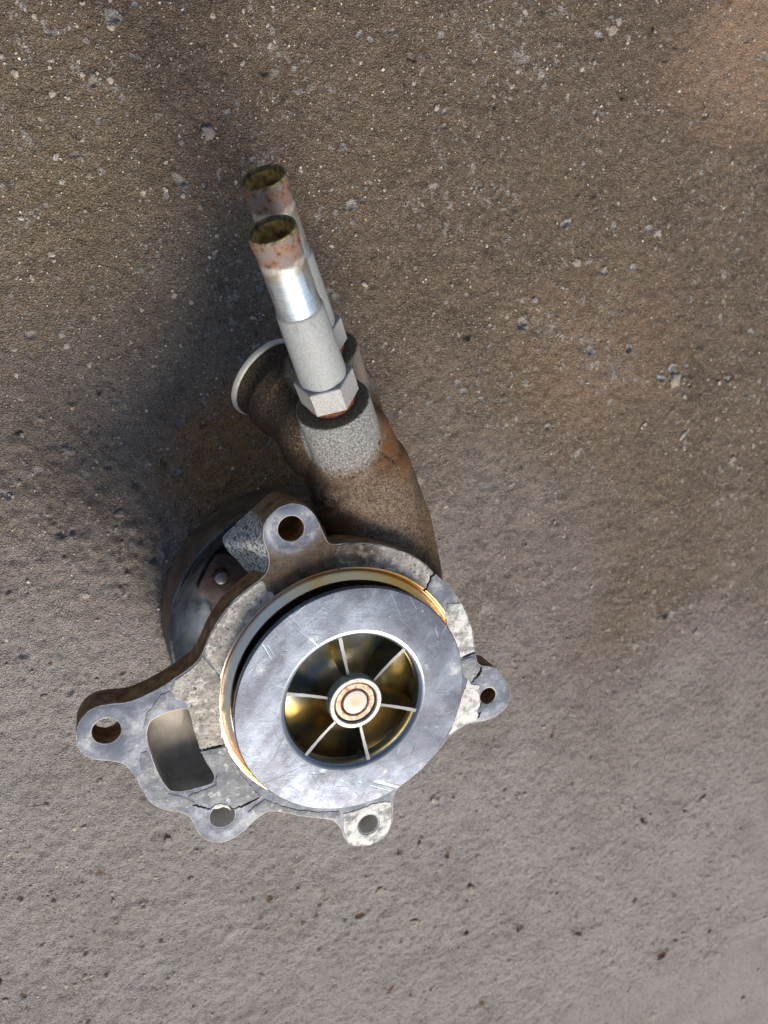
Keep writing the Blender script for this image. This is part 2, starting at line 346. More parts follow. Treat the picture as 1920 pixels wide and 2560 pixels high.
# impeller shroud: dull zinc, purple-blue, scratched
im = Mat('impeller_zinc', .4, .4); i1 = im.noise(.05, 5, .6); i2 = im.noise(.3, 6, .7); i3 = im.noise(3.0, 2, .7)
ia, ir, iz = im.radial()
c = im.mix(im.ramp(i1, .38, .62), (.058, .066, .090), (.100, .120, .160))
c = im.mix(im.math('MULTIPLY', im.ramp(i2, .55, .75), .5), c, (.24, .26, .30))
smr_sheen = im.noise(.05, 5, .65, im.map((1, .4, 1), (0, 0, 0), (8, 31, 0), im.map((1, 1, 1), (0, 0, R(40)))))
c = im.mix(im.math('MULTIPLY', im.ramp(smr_sheen, .46, .62), .65), c, (.20, .24, .30))  # cloudy smears, strengthened to paint in broad soft reflections
turn_ = im.noise(1.0, 3, .7, combine(im, im.math('MULTIPLY', ir, 2.6), im.math('MULTIPLY', ia, .7), 0.0))
c = im.mix(im.math('MULTIPLY', im.ramp(turn_, .40, .66), .28), c, (.055, .055, .07))
c = im.mix(im.ramp(i3, .46, .32), c, (.05, .048, .066)); c = im.mix(im.math('MULTIPLY', im.ramp(i3, .60, .70), .6), c, (.30, .31, .35))
sc = scratches(im, ((20, .13, .54, 3.), (75, .11, .53, 17.), (-40, .15, .55, 31.), (118, .14, .55, 47.), (155, .10, .54, 71.), (100, .2, .55, 12.), (50, .17, .55, 88.)))
c = im.mix(im.math('MULTIPLY', sc, .35), c, (.42, .62, .64))
blot = im.math('MULTIPLY', im.ramp(im.noise(.10, 4, .6, im.map(loc=(5, 77, 0))), .60, .70), im.ramp(i2, .4, .6))
c = im.mix(im.math('MULTIPLY', blot, .8), c, (.42, .43, .41))
im.color(c).metal(im.math('SUBTRACT', .42, im.math('MULTIPLY', blot, .3)))
im.rough(im.ramp(i2, .25, .75, .25, .42)).bump(im.math('ADD', im.math('ADD', im.math('MULTIPLY', im.noise(.045, 2, .4, im.map((1, .35, 1), vec=im.map((1, 1, 1), (0, 0, R(-35))))), 14), im.math('MULTIPLY', i3, .6)), im.math('ADD', i2, im.math('MULTIPLY', sc, -.8))), .06, .9)
lip = Mat('impeller_lip', .2, .85); lip.color(lip.mix(lip.noise(.4, 4), (.16, .18, .205), (.30, .335, .365)))
# inside of the eye: yellow passivate, its gold brightened to paint in amber reflections
ey = Mat('yellow_passivate_and_reflections', .3, .95); y1 = ey.noise(.065, 3, .5); y2 = ey.noise(2.4, 2, .7)
c = ey.mix(ey.ramp(y1, .42, .66), (.24, .25, .21), (.72, .45, .11)); c = ey.mix(ey.math('MULTIPLY', ey.ramp(y2, .58, .74), .6), c, (.80, .62, .28))
ey.color(c).rough(ey.ramp(y1, .3, .7, .24, .40)).bump(ey.noise(1.5, 3), .04, .7)
vt = Mat('vane_zinc', .4, .4); vt.color(vt.mix(vt.noise(.8, 4), (.10, .105, .112), (.19, .197, .20)))
hubm = Mat('hub_zinc', .42, .35); h1 = hubm.noise(.35, 5, .7)
hubm.color(hubm.mix(hubm.ramp(h1, .35, .65), (.27, .27, .25), (.44, .44, .40))).bump(h1, .08)
slv = Mat('bronze_sleeve', .5, .25); h2 = slv.noise(.5, 5, .7)
slv.color(slv.mix(slv.ramp(h2, .42, .62), (.62, .46, .32), (.36, .15, .08))).bump(h2, .1)
rust = Mat('red_rust', .85, 0, .3); h3 = rust.noise(.6, 5, .7)
rust.color(rust.mix(rust.ramp(h3, .35, .65), (.055, .02, .010), (.26, .085, .03))).bump(h3, .3)
sh = Mat('shaft_steel', .5, .3); sa, sr, sz = sh.radial()
rings = sh.math('SINE', sh.math('ADD', sh.math('MULTIPLY', sr, 7.5), sh.math('MULTIPLY', sh.noise(.4, 3), 5)))
c = sh.mix(sh.ramp(rings, -1, 1), (.40, .375, .33), (.43, .405, .36)); c = sh.mix(sh.ramp(sh.math('ADD', sr, sh.math('MULTIPLY', sh.noise(.7, 4), 3)), 2.0, 4.6, 1, 0), c, (.52, .30, .20))
sh.color(c).bump(rings, .025, .5)

# pulley
pl = Mat('pulley_black', .26, .45, .6); p1 = pl.noise(.06, 5, .65); p2 = pl.noise(.5, 5, .75)
c = pl.mix(pl.ramp(p1, .35, .7), (.055, .070, .088), (.15, .185, .225)); c = pl.mix(pl.math('MULTIPLY', pl.math('MULTIPLY', pl.ramp(p2, .46, .70), pl.ramp(p1, .42, .62)), .7), c, (.25, .24, .22))
pl.color(c).rough(pl.ramp(p1, .3, .7, .2, .42)).bump(p2, .05, .6)
pb = Mat('belt_face', .55, .1, .4); p3 = pb.noise(.08, 5, .7); pb.color(pb.mix(pb.ramp(p3, .3, .7), (.050, .034, .026), (.15, .10, .068))).bump(pb.noise(.6, 4), .12)
hp = Mat('hub_plate', .6, .25, .4); p4 = hp.noise(.15, 5, .7)
c = hp.mix(hp.ramp(p4, .3, .7), (.085, .062, .058), (.17, .125, .112)); c = hp.mix(hp.math('MULTIPLY', hp.ramp(hp.noise(.1, 4, .6, hp.map(loc=(9, 4, 0))), .56, .68), .7), c, (.42, .39, .34))
hp.color(c).bump(p4, .15)
stl = Mat('bolt_steel', .35, .6); stl.color(stl.mix(stl.noise(.5, 4), (.42, .43, .42), (.62, .62, .60)))

# pipes (local z = mm along the pipe from the boss)
pp = Mat('pipe_zinc', .5, 0); x, y, z = pp.xyz(); z = pp.math('ADD', 12, pp.math('DIVIDE', pp.math('SUBTRACT', z, 12), 1.04)); n1 = pp.noise(.22, 5, .7); n2 = pp.noise(1.6, 3, .6); n3 = pp.noise(.6, 5, .75)
zz = pp.math('ADD', z, pp.math('MULTIPLY', pp.math('SUBTRACT', n1, .5), 5))
grey = pp.mix(pp.ramp(n2, .38, .62), (.235, .245, .24), (.29, .302, .296)); grey = pp.mix(pp.ramp(n2, .28, .20), grey, (.16, .15, .14))
ln_ = pp.noise(1.0, 2, .6, combine(pp, pp.math('MULTIPLY', x, .15), pp.math('MULTIPLY', y, .15), pp.math('MULTIPLY', z, 3)))
silver = pp.mix(pp.ramp(ln_, .35, .65), (.60, .68, .72), (.80, .85, .87))
rs = pp.mix(pp.ramp(n3, .36, .55), (.050, .024, .016), (.20, .11, .066)); rs = pp.mix(pp.ramp(n1, .46, .58), rs, (.155, .125, .115)); rs = pp.mix(pp.ramp(n3, .38, .30), rs, (.04, .022, .016))
ms = pp.ramp(z, 38.4, 38.8); mr = pp.ramp(zz, 52.5, 56)
yel = pp.math('MULTIPLY', pp.ramp(zz, 49, 53), pp.math('SUBTRACT', 1, mr))
scf = pp.ramp(pp.noise(1.0, 4, .7, combine(pp, pp.math('MULTIPLY', x, .5), pp.math('MULTIPLY', y, .5), pp.math('MULTIPLY', z, .09))), .57, .66)
grey = pp.mix(pp.math('MULTIPLY', scf, .5), grey, (.17, .165, .15)); silver = pp.mix(pp.math('MULTIPLY', scf, .7), silver, (.30, .29, .27))
c = pp.mix(ms, grey, silver); c = pp.mix(pp.math('MULTIPLY', yel, .6), c, (.62, .52, .30)); c = pp.mix(mr, c, rs)
pp.color(c).metal(pp.math('MULTIPLY', ms, pp.math('SUBTRACT', .9, pp.math('MULTIPLY', mr, .9))))
pp.rough(pp.math('ADD', pp.math('MULTIPLY', ms, -.33), pp.math('ADD', .62, pp.math('MULTIPLY', mr, .42))))
pp.bump(pp.math('ADD', pp.math('MULTIPLY', n2, pp.math('SUBTRACT', .55, pp.math('MULTIPLY', ms, .5))), pp.math('MULTIPLY', n3, mr)), .45, .8)
pin = Mat('pipe_bore', .7, .0, .4); n4 = pin.noise(.35, 5, .7); pin.color(pin.mix(pin.ramp(n4, .35, .65), (.12, .06, .014), (.66, .40, .10))).bump(n4, .3)
lipm = Mat('pipe_lip', .7, .1, .4); n6 = lipm.noise(.7, 5, .7); lipm.color(lipm.mix(lipm.ramp(n6, .35, .65), (.045, .035, .018), (.24, .19, .085))).bump(n6, .3)
nut = Mat('nut_zinc', .55, .15, .5); n5 = nut.noise(1.6, 3, .6); nut.color(nut.mix(nut.ramp(n5, .36, .6), (.24, .238, .23), (.335, .33, .32))).bump(n5, .2)
wr = Mat('white_ring', .45, 0); wr.color(wr.mix(wr.noise(.15, 4), (.36, .33, .27), (.66, .63, .56)))
dk = Mat('cavity_dark', .6, .2, .3); dk.color(dk.mix(dk.noise(.2, 4), (.018, .013, .009), (.05, .035, .02)))  # dark base colour throughout the cavity
pk = Mat('port_casting', .6, .15, .4); k1 = pk.noise(.1, 4, .6); pk.color(pk.mix(pk.ramp(k1, .3, .7), (.22, .19, .15), (.33, .30, .25))).bump(pk.noise(.5, 4), .15)

# ------------------------------------------------------------------ ground
def stretch(lo, hi, step, far):
    a = np.arange(lo, hi+step, step); k_ = step*1.5**np.arange(1, 17)
    k_ = np.cumsum(k_); k_ = k_[k_ < far]; return np.r_[(lo-k_)[::-1], a, a[-1]+k_]
gxv = stretch(-270, 320, .66, 2500); gyv = stretch(-315, 290, .66, 2500)
GX, GY = np.meshgrid(gxv, gyv, indexing='ij')
def gh(x, y):
    h = 1.2*vnoise(x/40, y/40, 1)+.75*vnoise(x/11, y/11, 2)+1.05*vnoise(x/4.6, y/4.6, 3)+.8*vnoise(x/2.1+9, y/2.1, 4)
    cl = np.clip(vnoise(x/26, y/26, 5)+.12, 0, 1)
    return h+1.5*cl*np.clip(vnoise(x/5.5+3, y/5.5+1, 6), 0, 1)*2-1.1
GZ = gh(GX, GY); CHIP = np.zeros_like(GZ)
for a, b, s_ in ((230, 1230, 48), (120, 1420, 40), (330, 1360, 30), (60, 1130, 30)):          # scuffed, craggy patch left of the pulley
    p = at(a, b, -HG); k_ = np.exp(-((GX-p[0])**2+((GY-p[1])/.7)**2)/(s_*s_))
    GZ += k_*(.8*np.abs(vnoise((GX+GY*.3)/6, GY/6, 31))*2+.9*vnoise(GX/3.2, GY/3.2, 32)-.5)
WX = 1.6*vnoise(GX/3.1, GY/3.1, 21)+.9*vnoise(GX/1.3, GY/1.3, 22); WY = 1.6*vnoise(GX/3.1, GY/3.1, 23)+.9*vnoise(GX/1.3, GY/1.3, 24)
def chip(x0, y0, r0, d0, pale):
    """a small spall in the surface: ragged hollow, paler broken cement on its wall"""
    i0, i1 = np.searchsorted(gxv, (x0-4*r0, x0+4*r0)); j0, j1 = np.searchsorted(gyv, (y0-4*r0, y0+4*r0)); w = np.s_[i0:i1, j0:j1]
    a_ = rng.uniform(0, math.pi); e_ = rng.uniform(.6, 1.0); dx = GX[w]-x0+WX[w]*r0*.5; dy = GY[w]-y0+WY[w]*r0*.5
    u = (dx*math.cos(a_)+dy*math.sin(a_))/r0; v = (-dx*math.sin(a_)+dy*math.cos(a_))/(r0*e_); q = u*u+v*v
    GZ[w] += d0*(.55*np.exp(-(q-1.6)**2*1.1)-1.0*np.exp(-q*q*1.2)); cv = pale*np.exp(-q*.55); CHIP[w] = np.where(np.abs(cv) > np.abs(CHIP[w]), cv, CHIP[w])
CH = [(282, 38, 15), (235, 200, 13), (520, 330, 16), (880, 512, 15), (900, 85, 10), (1535, 70, 17), (1420, 560, 15), (1540, 563, 9), (1650, 578, 11), (1115, 278, 9),
      (1310, 810, 16), (1270, 790, 9), (1480, 880, 13), (1160, 980, 12), (1690, 950, 17), (1655, 948, 12), (1820, 950, 13), (1710, 1090, 14), (1730, 1140, 8), (1280, 1220, 9),
      (1270, 1060, 9), (1000, 1035, 9), (75, 835, 13), (155, 835, 10), (270, 1165, 15), (12, 1240, 17), (170, 1130, 16), (1148, 960, 10), (1575, 872, 10), (1445, 655, 11),
      (1515, 680, 10), (1585, 670, 10), (1340, 750, 8), (1370, 1070, 10), (1365, 1225, 8), (1835, 1150, 10), (1880, 830, 9), (1205, 1000, 9),
      (1440, 1790, 10), (1385, 1840, 10), (1120, 2140, 12), (1180, 2225, 12), (1610, 2055, 11), (1555, 2020, 9), (1090, 1985, 9), (1265, 1975, 8), (1665, 1540, 11), (400, 1560, 9),
      (60, 1640, 10), (290, 1480, 9), (470, 2130, 10), (900, 2290, 12), (760, 2310, 9), (330, 2290, 9), (1590, 2255, 10), (1690, 2240, 9), (950, 2230, 9), (1240, 820, 8), (860, 365, 7),
      (1038, 2310, 12), (1300, 2320, 12), (1445, 2335, 11), (1680, 2265, 10), (1655, 2390, 12), (440, 1180, 12), (330, 1330, 13), (395, 1395, 15), (180, 1330, 12), (300, 1290, 14), (95, 1180, 12)]
for _ in range(40): CH.append((rng.uniform(-20, 1940), rng.uniform(1900, 2580), rng.uniform(6, 11)))
NCH = len(CH)
while len(CH) < 240: CH.append((rng.uniform(-20, 1940), rng.uniform(-20, 2580), rng.uniform(3.5, 7)))
for k_, (a, b, s_) in enumerate(CH):
    if k_ % 3 == 2: continue
    p = at(a, b, -HG); r0 = s_/F_PX*np.linalg.norm(p-CAMP)*.85; low = b > 1700
    chip(p[0], p[1], r0, r0*(rng.uniform(.30, .48) if low else rng.uniform(.42, .75)), -rng.uniform(.7, 1.1) if low else rng.uniform(.7, 1.1))
for _ in range(900):
    a, b = rng.uniform(-20, 1940), rng.uniform(-20, 2580); a_, b_, _s = CH[rng.integers(len(CH))]
    if rng.random() < .55: a, b = a_+rng.normal(0, 30), b_+rng.normal(0, 24)
    p = at(a, b, -HG); r0 = .75+rng.exponential(.28); low = rng.random() < (.45 if b > 1500 else .1)
    chip(p[0], p[1], r0, r0*rng.uniform(.35, .7), -rng.uniform(.3, .8) if low else rng.uniform(.35, .9))
GZ -= .35
nx, ny = GX.shape; V = np.c_[GX.ravel()/1000, GY.ravel()/1000, GZ.ravel()/1000]
idx = np.arange(nx*ny).reshape(nx, ny)
Q = np.stack([idx[:-1, :-1], idx[1:, :-1], idx[1:, 1:], idx[:-1, 1:]], -1).reshape(-1, 4)
me = bpy.data.meshes.new('ground'); me.vertices.add(len(V)); me.vertices.foreach_set('co', V.ravel())
me.loops.add(Q.size); me.loops.foreach_set('vertex_index', Q.ravel().astype(np.int32))
me.polygons.add(len(Q)); me.polygons.foreach_set('loop_start', np.arange(0, Q.size, 4, dtype=np.int32)); me.update(calc_edges=True)
at_ = me.attributes.new('chip', 'FLOAT', 'POINT'); at_.data.foreach_set('value', CHIP.ravel().astype(np.float32))
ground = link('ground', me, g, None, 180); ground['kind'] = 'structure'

def blob(seed, sub, flat, jit):
    bm = bmesh.new(); bmesh.ops.create_icosphere(bm, subdivisions=sub, radius=1); r_ = random.Random(seed)
    o = Vector((r_.uniform(0, 9), r_.uniform(0, 9), r_.uniform(0, 9)))
    from mathutils import noise as mn
    for v in bm.verts:
        d_ = v.co.copy(); v.co *= max(.3, 1+jit*mn.noise(d_*1.5+o)+jit*.6*mn.noise(d_*3.4+o)+jit*.35*mn.noise(d_*7+o)); v.co.z *= flat
    me_ = bpy.data.meshes.new('mortar_lump'); bm.to_mesh(me_); bm.free(); me_.materials.append(lump.m); me_.shade_smooth(); return me_
blobs = [blob(i, 3, .55, .62) for i in range(9)]
lumps = [q for k_, q in enumerate(CH) if k_ % 3 == 2]
for a, b, s_ in list(lumps):                             # most lumps come with crumbs beside them
    for _ in range(rng.integers(0, 3)): lumps.append((a+rng.normal(0, 1.3)*s_, b+rng.normal(0, 1.3)*s_, s_*rng.uniform(.3, .6)))
while len(lumps) < 290: lumps.append((rng.uniform(-40, 1960), rng.uniform(-40, 2600), 2.2+rng.exponential(1.6)))
for i, (a, b, s) in enumerate(lumps):
    p = at(a, b, -HG); o = bpy.data.objects.new('mortar_lump', blobs[i % 9]); COL.objects.link(o); o.parent = ground
    hz = float(GZ[np.searchsorted(gxv, p[0])-1, np.searchsorted(gyv, p[1])-1]); s_ = s/F_PX*np.linalg.norm(p-CAMP)*.92/1000
    o.location = (p[0]/1000, p[1]/1000, hz/1000-s_*.12); o.rotation_euler = (0, 0, rng.uniform(0, 6.3)); o.scale = (s_, s_*rng.uniform(.6, 1), s_*rng.uniform(.6, 1.0))
# smaller crumbs of the same mortar, too many to count
V = []; Fc = []; bm = bmesh.new(); bmesh.ops.create_icosphere(bm, subdivisions=1, radius=1)
iv = np.array([v.co for v in bm.verts]); ifc = [tuple(v.index for v in f.verts) for f in bm.faces]; bm.free()
src = [(a, b) for a, b, _ in CH]; pts = []
for _ in range(260): src.append((rng.uniform(-40, 1960), rng.uniform(-40, 2600)))
for a, b in src:
    for _ in range(rng.integers(0, 5)): pts.append((a+rng.normal(0, 26), b+rng.normal(0, 20)))
for _ in range(1200): pts.append((rng.uniform(-40, 1960), rng.uniform(-40, 2600)))
for a, b in pts:
    p = at(a, b, -HG); r0 = min(.28+rng.exponential(.30), 1.5); hz = float(GZ[np.searchsorted(gxv, p[0])-1, np.searchsorted(gyv, p[1])-1])
    w_ = iv*(1+rng.uniform(-.38, .38, (len(iv), 1))); q_ = np.array(Matrix.Rotation(rng.uniform(0, 6.3), 3, 'Z')); w_ = (w_*[1, rng.uniform(.55, 1), rng.uniform(.4, .65)])@q_.T
    b0 = len(V); V += [tuple(v) for v in (w_*r0+[p[0], p[1], hz-r0*.02])/1000]; Fc += [tuple(b0+i for i in f) for f in ifc]
me = bpy.data.meshes.new('mortar_crumbs'); me.from_pydata(V, [], Fc); o = link('mortar_crumbs', me, lump, ground, None); o['kind'] = 'stuff'
# loose sand grains
V = []; Fc = []
ico = [(0, 0, 1), (0, 0, -1), (1, 0, 0), (-1, 0, 0), (0, 1, 0), (0, -1, 0)]; icf = [(0, 2, 4), (0, 4, 3), (0, 3, 5), (0, 5, 2), (1, 4, 2), (1, 3, 4), (1, 5, 3), (1, 2, 5)]
ga = rng.uniform(-60, 1980, 7500); gb = rng.uniform(-60, 2620, 7500)
GP = np.array([at(a, b, -HG) for a, b in zip(ga, gb)]); gh_ = gh(GP[:, 0], GP[:, 1])-.35
for p, hz in zip(GP, gh_):
    r0 = min(.17+rng.exponential(.12), 1.0); q_ = Matrix.Rotation(rng.uniform(0, 6), 3, Vector(rng.normal(size=3)).normalized()); b = len(V)
    sx = np.array([1, rng.uniform(.6, 1), rng.uniform(.5, .9)])
    for v in ico: w_ = q_ @ Vector(np.array(v)*sx); V.append(((p[0]+w_.x*r0)/1000, (p[1]+w_.y*r0)/1000, (hz+w_.z*r0+r0*.35)/1000))
    Fc += [tuple(b+i for i in f) for f in icf]
me = bpy.data.meshes.new('sand_grains'); me.from_pydata(V, [], Fc); o = link('sand_grains', me, sand, None, None); o['kind'] = 'stuff'

# ------------------------------------------------------------------ the pump
pump = bpy.data.objects.new('water_pump', None); COL.objects.link(pump); pump.empty_display_size = .02
pump['label'] = 'grimy used aluminium engine water pump with bare impeller and two pipes, standing on concrete'
pump['category'] = 'water pump'

# --- housing: one sand casting (volute, conduit, bosses, outlet neck), fused and softened
V = []; Fc = []
def cyl(p0, r0, p1, r1): capsule(V, Fc, p0, r0, p1, r1, 64, False)
cyl((0, 0, -64), 30, (0, 0, -40), 40); cyl((0, 0, -46), 45, (0, 0, -20), 47.5); cyl((0, 0, -80), 17, (0, 0, -60), 22)
A0 = at(952, 1450, -48); A1 = at(932, 1330, -43); A2 = at(897, 1195, -38); A3 = at(868, 1100, -34)
capsule(V, Fc, A0, 26, A1, 24.3); capsule(V, Fc, A1, 24.3, A2, 21.2); capsule(V, Fc, A2, 20.5, A3, 17)
cyl(B1-BU*34, 13.4, B1, 13); cyl(B2-BU*44, 13.6, B2, 13)
capsule(V, Fc, A3, 16, B2-BU*22+[3, 0, -2], 13.5); capsule(V, Fc, A2+[2, 4, -12], 19, B2-BU*26, 12)
RC = at(668, 945, -62); N0 = at(800, 1055, -42); ND = (RC-N0)/np.linalg.norm(RC-N0)
capsule(V, Fc, N0+[4, -6, -4], 19, N0, 18); capsule(V, Fc, N0, 18, RC-ND*18, 16); cyl(RC-ND*22, 16.4, RC, 15)
cyl(RC-ND*15, 17.2, RC-ND*8, 16.9); cyl(RC-ND*5, 15.4, RC-ND*.5, 16.4)
me = bpy.data.meshes.new('tmp'); me.from_pydata([W(v) for v in V], [], Fc); tmp = bpy.data.objects.new('tmp', me); COL.objects.link(tmp)
bm = bmesh.new(); bm.from_mesh(me); bmesh.ops.recalc_face_normals(bm, faces=bm.faces); bm.to_mesh(me); bm.free()
md = tmp.modifiers.new('r', 'REMESH'); md.mode = 'VOXEL'; md.voxel_size = .00075; md.adaptivity = 0
md = tmp.modifiers.new('s', 'SMOOTH'); md.factor = .5; md.iterations = 4
dg = bpy.context.evaluated_depsgraph_get(); hm = bpy.data.meshes.new_from_object(tmp.evaluated_get(dg)); hm.name = 'housing'; hm.materials.clear()
from mathutils.bvhtree import BVHTree
_b = bmesh.new(); _b.from_mesh(hm); BV = BVHTree.FromBMesh(_b); _b.free()
def hit(a, b):                                           # point of the casting seen at a photo pixel
    p0 = at(a, b, 0); o_ = W(CAMP); h_ = BV.ray_cast(o_, (W(p0)-o_).normalized())[0]
    return tuple(h_*1000) if h_ else Hm(at(a, b, -30))
body_m = cast_mat('cast_body', True)
bpy.data.objects.remove(tmp)
housing = link('housing', hm, body_m, pump, 180)

# --- flange
OUT = [(657, 1444), (672, 1420), (671, 1385), (657, 1352), (656, 1314), (674, 1288), (698, 1267), (732, 1256), (766, 1265), (790, 1290), (807, 1328), (816, 1352), (832, 1362),
       (862, 1357), (910, 1357), (959, 1362), (1007, 1377), (1055, 1401), (1090, 1436), (1124, 1466), (1155, 1506), (1172, 1543), (1182, 1574), (1187, 1612), (1190, 1640), (1196, 1662),
       (1215, 1665), (1236, 1667), (1248, 1680), (1265, 1702), (1276, 1722), (1278, 1740), (1271, 1762), (1256, 1780), (1236, 1794), (1215, 1802), (1190, 1806), (1170, 1810), (1150, 1822), (1127, 1838),
       (1100, 1872), (1075, 1903), (1030, 1945), (990, 1975), (983, 2005), (983, 2047), (977, 2075), (960, 2096), (926, 2115), (880, 2117), (862, 2100), (852, 2070), (832, 2050),
       (790, 2046), (743, 2040), (711, 2032), (674, 2028), (648, 2041), (612, 2077), (576, 2102), (550, 2108), (516, 2104), (493, 2081), (482, 2056), (470, 2038), (449, 2030), (413, 2027), (384, 2016), (362, 1990),
       (348, 1962), (333, 1936), (319, 1918), (301, 1907), (268, 1902), (232, 1900), (207, 1889), (192, 1868), (188, 1839), (194, 1810), (214, 1781), (243, 1765), (279, 1759),
       (315, 1757), (348, 1746), (384, 1728), (413, 1712), (435, 1696), (467, 1676), (493, 1654), (507, 1630), (518, 1600), (535, 1566), (559, 1530), (583, 1501), (607, 1482), (629, 1463)]
OPEN = [(367, 1834), (372, 1812), (378, 1803), (395, 1792), (425, 1779), (455, 1772), (470, 1774), (475, 1785), (482, 1820), (496, 1860), (512, 1902), (530, 1928), (536, 1940), (534, 1953), (526, 1960), (503, 1967), (452, 1979), (430, 1978), (420, 1971), (402, 1945), (384, 1905), (371, 1860)]
circ = lambda c_, r, n=40: np.array([(c_[0]+r*math.cos(2*math.pi*i/n), c_[1]+r*math.sin(2*math.pi*i/n)) for i in range(n)])
HOLES = [(728, 1322, 4.5), (266, 1828, 4.6), (556, 2040, 4.5), (921, 2060, 4.0), (1220, 1740, 3.5)]
fo = rounded(px(OUT, ZF), 2); holes = [rounded(px(OPEN, ZF), 1)]+[circ(at(a, b, ZF), r) for a, b, r in HOLES]
flange = plate('mounting_flange', fo, holes+[circ((0, 0), 46.4, 128)], ZF, ZF-11, [ff, wall, edge, pk], pump, .32)
# port behind the rectangular opening
V = []; Fc = []; oc = resample(holes[0], 60); n = len(oc); cen = oc.mean(0)
for sc_, z_, dx in ((1.03, ZF-6, 0), (1.0, ZF-8.5, 0), (.88, ZF-11.5, .5), (.66, ZF-13.2, 1), (.3, ZF-14, 1.5), (.02, ZF-14.2, 1.5)):
    for p in cen+(oc-cen)*sc_+[dx, 0]: V.append(W((*p, z_)))
for i in range(5):
    for k in range(n): Fc.append((i*n+k, i*n+(k+1) % n, (i+1)*n+(k+1) % n, (i+1)*n+k))
link('port', mesh('port', V, Fc), pk, pump, 180)
# lug block under the top ear, with its bolt hole running through
LT = rounded(px([(655, 1440), (672, 1420), (668, 1385), (655, 1352), (654, 1314), (672, 1288), (698, 1266), (732, 1255), (768, 1264), (792, 1290), (809, 1328), (830, 1365), (800, 1440), (720, 1470)], ZF), 2)
LB = rounded(px([(640, 1440), (618, 1432), (596, 1402), (566, 1376), (561, 1356), (575, 1340), (640, 1280), (688, 1236), (712, 1241), (768, 1256), (800, 1300), (826, 1350), (790, 1430), (700, 1460)], -27), 2)
h0 = circ(at(728, 1322, ZF), 4.5, 120)
def align(P, n=120):
    P = resample(P, n*4); c_ = np.array(at(728, 1322, ZF)[:2]); c_ = P.mean(0)
    a = np.arctan2(P[:, 1]-c_[1], P[:, 0]-c_[0]); t = np.linspace(-math.pi, math.pi, n, endpoint=False)
    o_ = np.argsort(a); return np.c_[np.interp(t, a[o_], P[o_, 0], period=2*math.pi), np.interp(t, a[o_], P[o_, 1], period=2*math.pi)]
lt, lb = align(LT), align(LB); hh = np.roll(h0, 60, 0)
rings_ = [(offset(hh, 0), ZF-1.), (offset(lt, -.3), ZF-1.), (offset(lt, 0), ZF-2), (lt*.55+lb*.45, -20.5), (lb, -27), (lb, -33), (offset(lb, -1), -34), (hh, -34)]
V = []; Fc = []; n = 120
for P, z_ in rings_:
    for p in P: V.append(W((*p, z_)))
for i in range(len(rings_)):
    i2 = (i+1) % len(rings_)
    for k in range(n): Fc.append((i*n+k, i*n+(k+1) % n, i2*n+(k+1) % n, i2*n+k))
link('lug', mesh('lug', V, Fc), lugm, pump, 40)

# --- torn gasket: separate pieces, dark strips painting the shade in the cracks
def arc(r, a0, a1, n=24): return [(r*math.cos(R(a)), r*math.sin(R(a))) for a in np.linspace(a0, a1, n)]
def ang(a, b): p = at(a, b, ZF); return math.degrees(math.atan2(p[1], p[0]))
def frag(pix, mat_, seed, amp=.22, th=.28, inner=None):
    P = list(map(tuple, px(pix, ZF)))
    if inner: P += arc(46.9, *inner)
    return plate('gasket_fragment', jag(np.array(P), amp, 1.0, seed), [], ZF+th, ZF+.03, [mat_], flange, .12, 30)
frag([(509, 1634), (520, 1602), (537, 1569), (561, 1533), (585, 1504), (609, 1485), (631, 1466), (655, 1449), (668, 1475)], gk, 1, inner=(ang(690, 1492), ang(553, 1690)))
frag([(845, 1424), (836, 1400), (842, 1366), (864, 1360), (910, 1360), (959, 1365), (1006, 1380), (1053, 1404), (1083, 1434), (1072, 1450), (1068, 1466)], gk, 3, inner=(ang(1058, 1477), ang(845, 1427)))
frag([(1112, 1540), (1118, 1508), (1153, 1508), (1169, 1544), (1179, 1575), (1184, 1612), (1186, 1628), (1170, 1634), (1150, 1645), (1140, 1640)], gw, 4, .28)
frag([(1170, 1690), (1176, 1712), (1196, 1712), (1200, 1726), (1197, 1745), (1202, 1760), (1192, 1775), (1196, 1788), (1190, 1800), (1165, 1806), (1140, 1824), (1120, 1838), (1140, 1790), (1155, 1740)], gw, 5, .3)
frag([(1150, 1652), (1180, 1642), (1187, 1650), (1192, 1664), (1201, 1670), (1196, 1680), (1178, 1704), (1160, 1690)], gs, 6, .25)
frag([(505, 1640), (552, 1694), (549, 1760), (551, 1800), (556, 1840), (565, 1858), (530, 1864), (499, 1872), (490, 1838), (476, 1790), (466, 1756), (440, 1746), (428, 1722), (438, 1700), (468, 1680), (494, 1658)], gk, 7, .22)
frag([(502, 1878), (535, 1870), (567, 1865), (580, 1900), (605, 1938), (640, 1980), (655, 1993), (640, 2004), (600, 2018), (582, 2022), (574, 2010), (552, 2004), (536, 2008), (528, 2016), (500, 2006), (470, 1990), (505, 1976), (540, 1962), (542, 1936), (520, 1906)], gs, 8, .22)
frag([(528, 2022), (538, 2012), (552, 2008), (570, 2013), (580, 2026), (560, 2016), (545, 2020)], gw, 9, .15)
frag([(662, 1998), (690, 2010), (740, 2024), (800, 2030), (850, 2028), (850, 2044), (832, 2046), (790, 2042), (743, 2036), (711, 2028), (674, 2024), (655, 2030), (640, 2036), (618, 2030), (645, 2010)], gs, 10, .2)
plate('gasket_fragment', jag(px([(858, 2035), (905, 2022), (930, 2010), (960, 2004), (978, 2004), (979, 2047), (973, 2072), (957, 2092), (925, 2111), (882, 2113), (866, 2098), (858, 2070)], ZF), .25, 1, 11), [circ(at(921, 2060, ZF), 4.7)], ZF+.28, ZF+.03, [gw], flange, .12, 30)
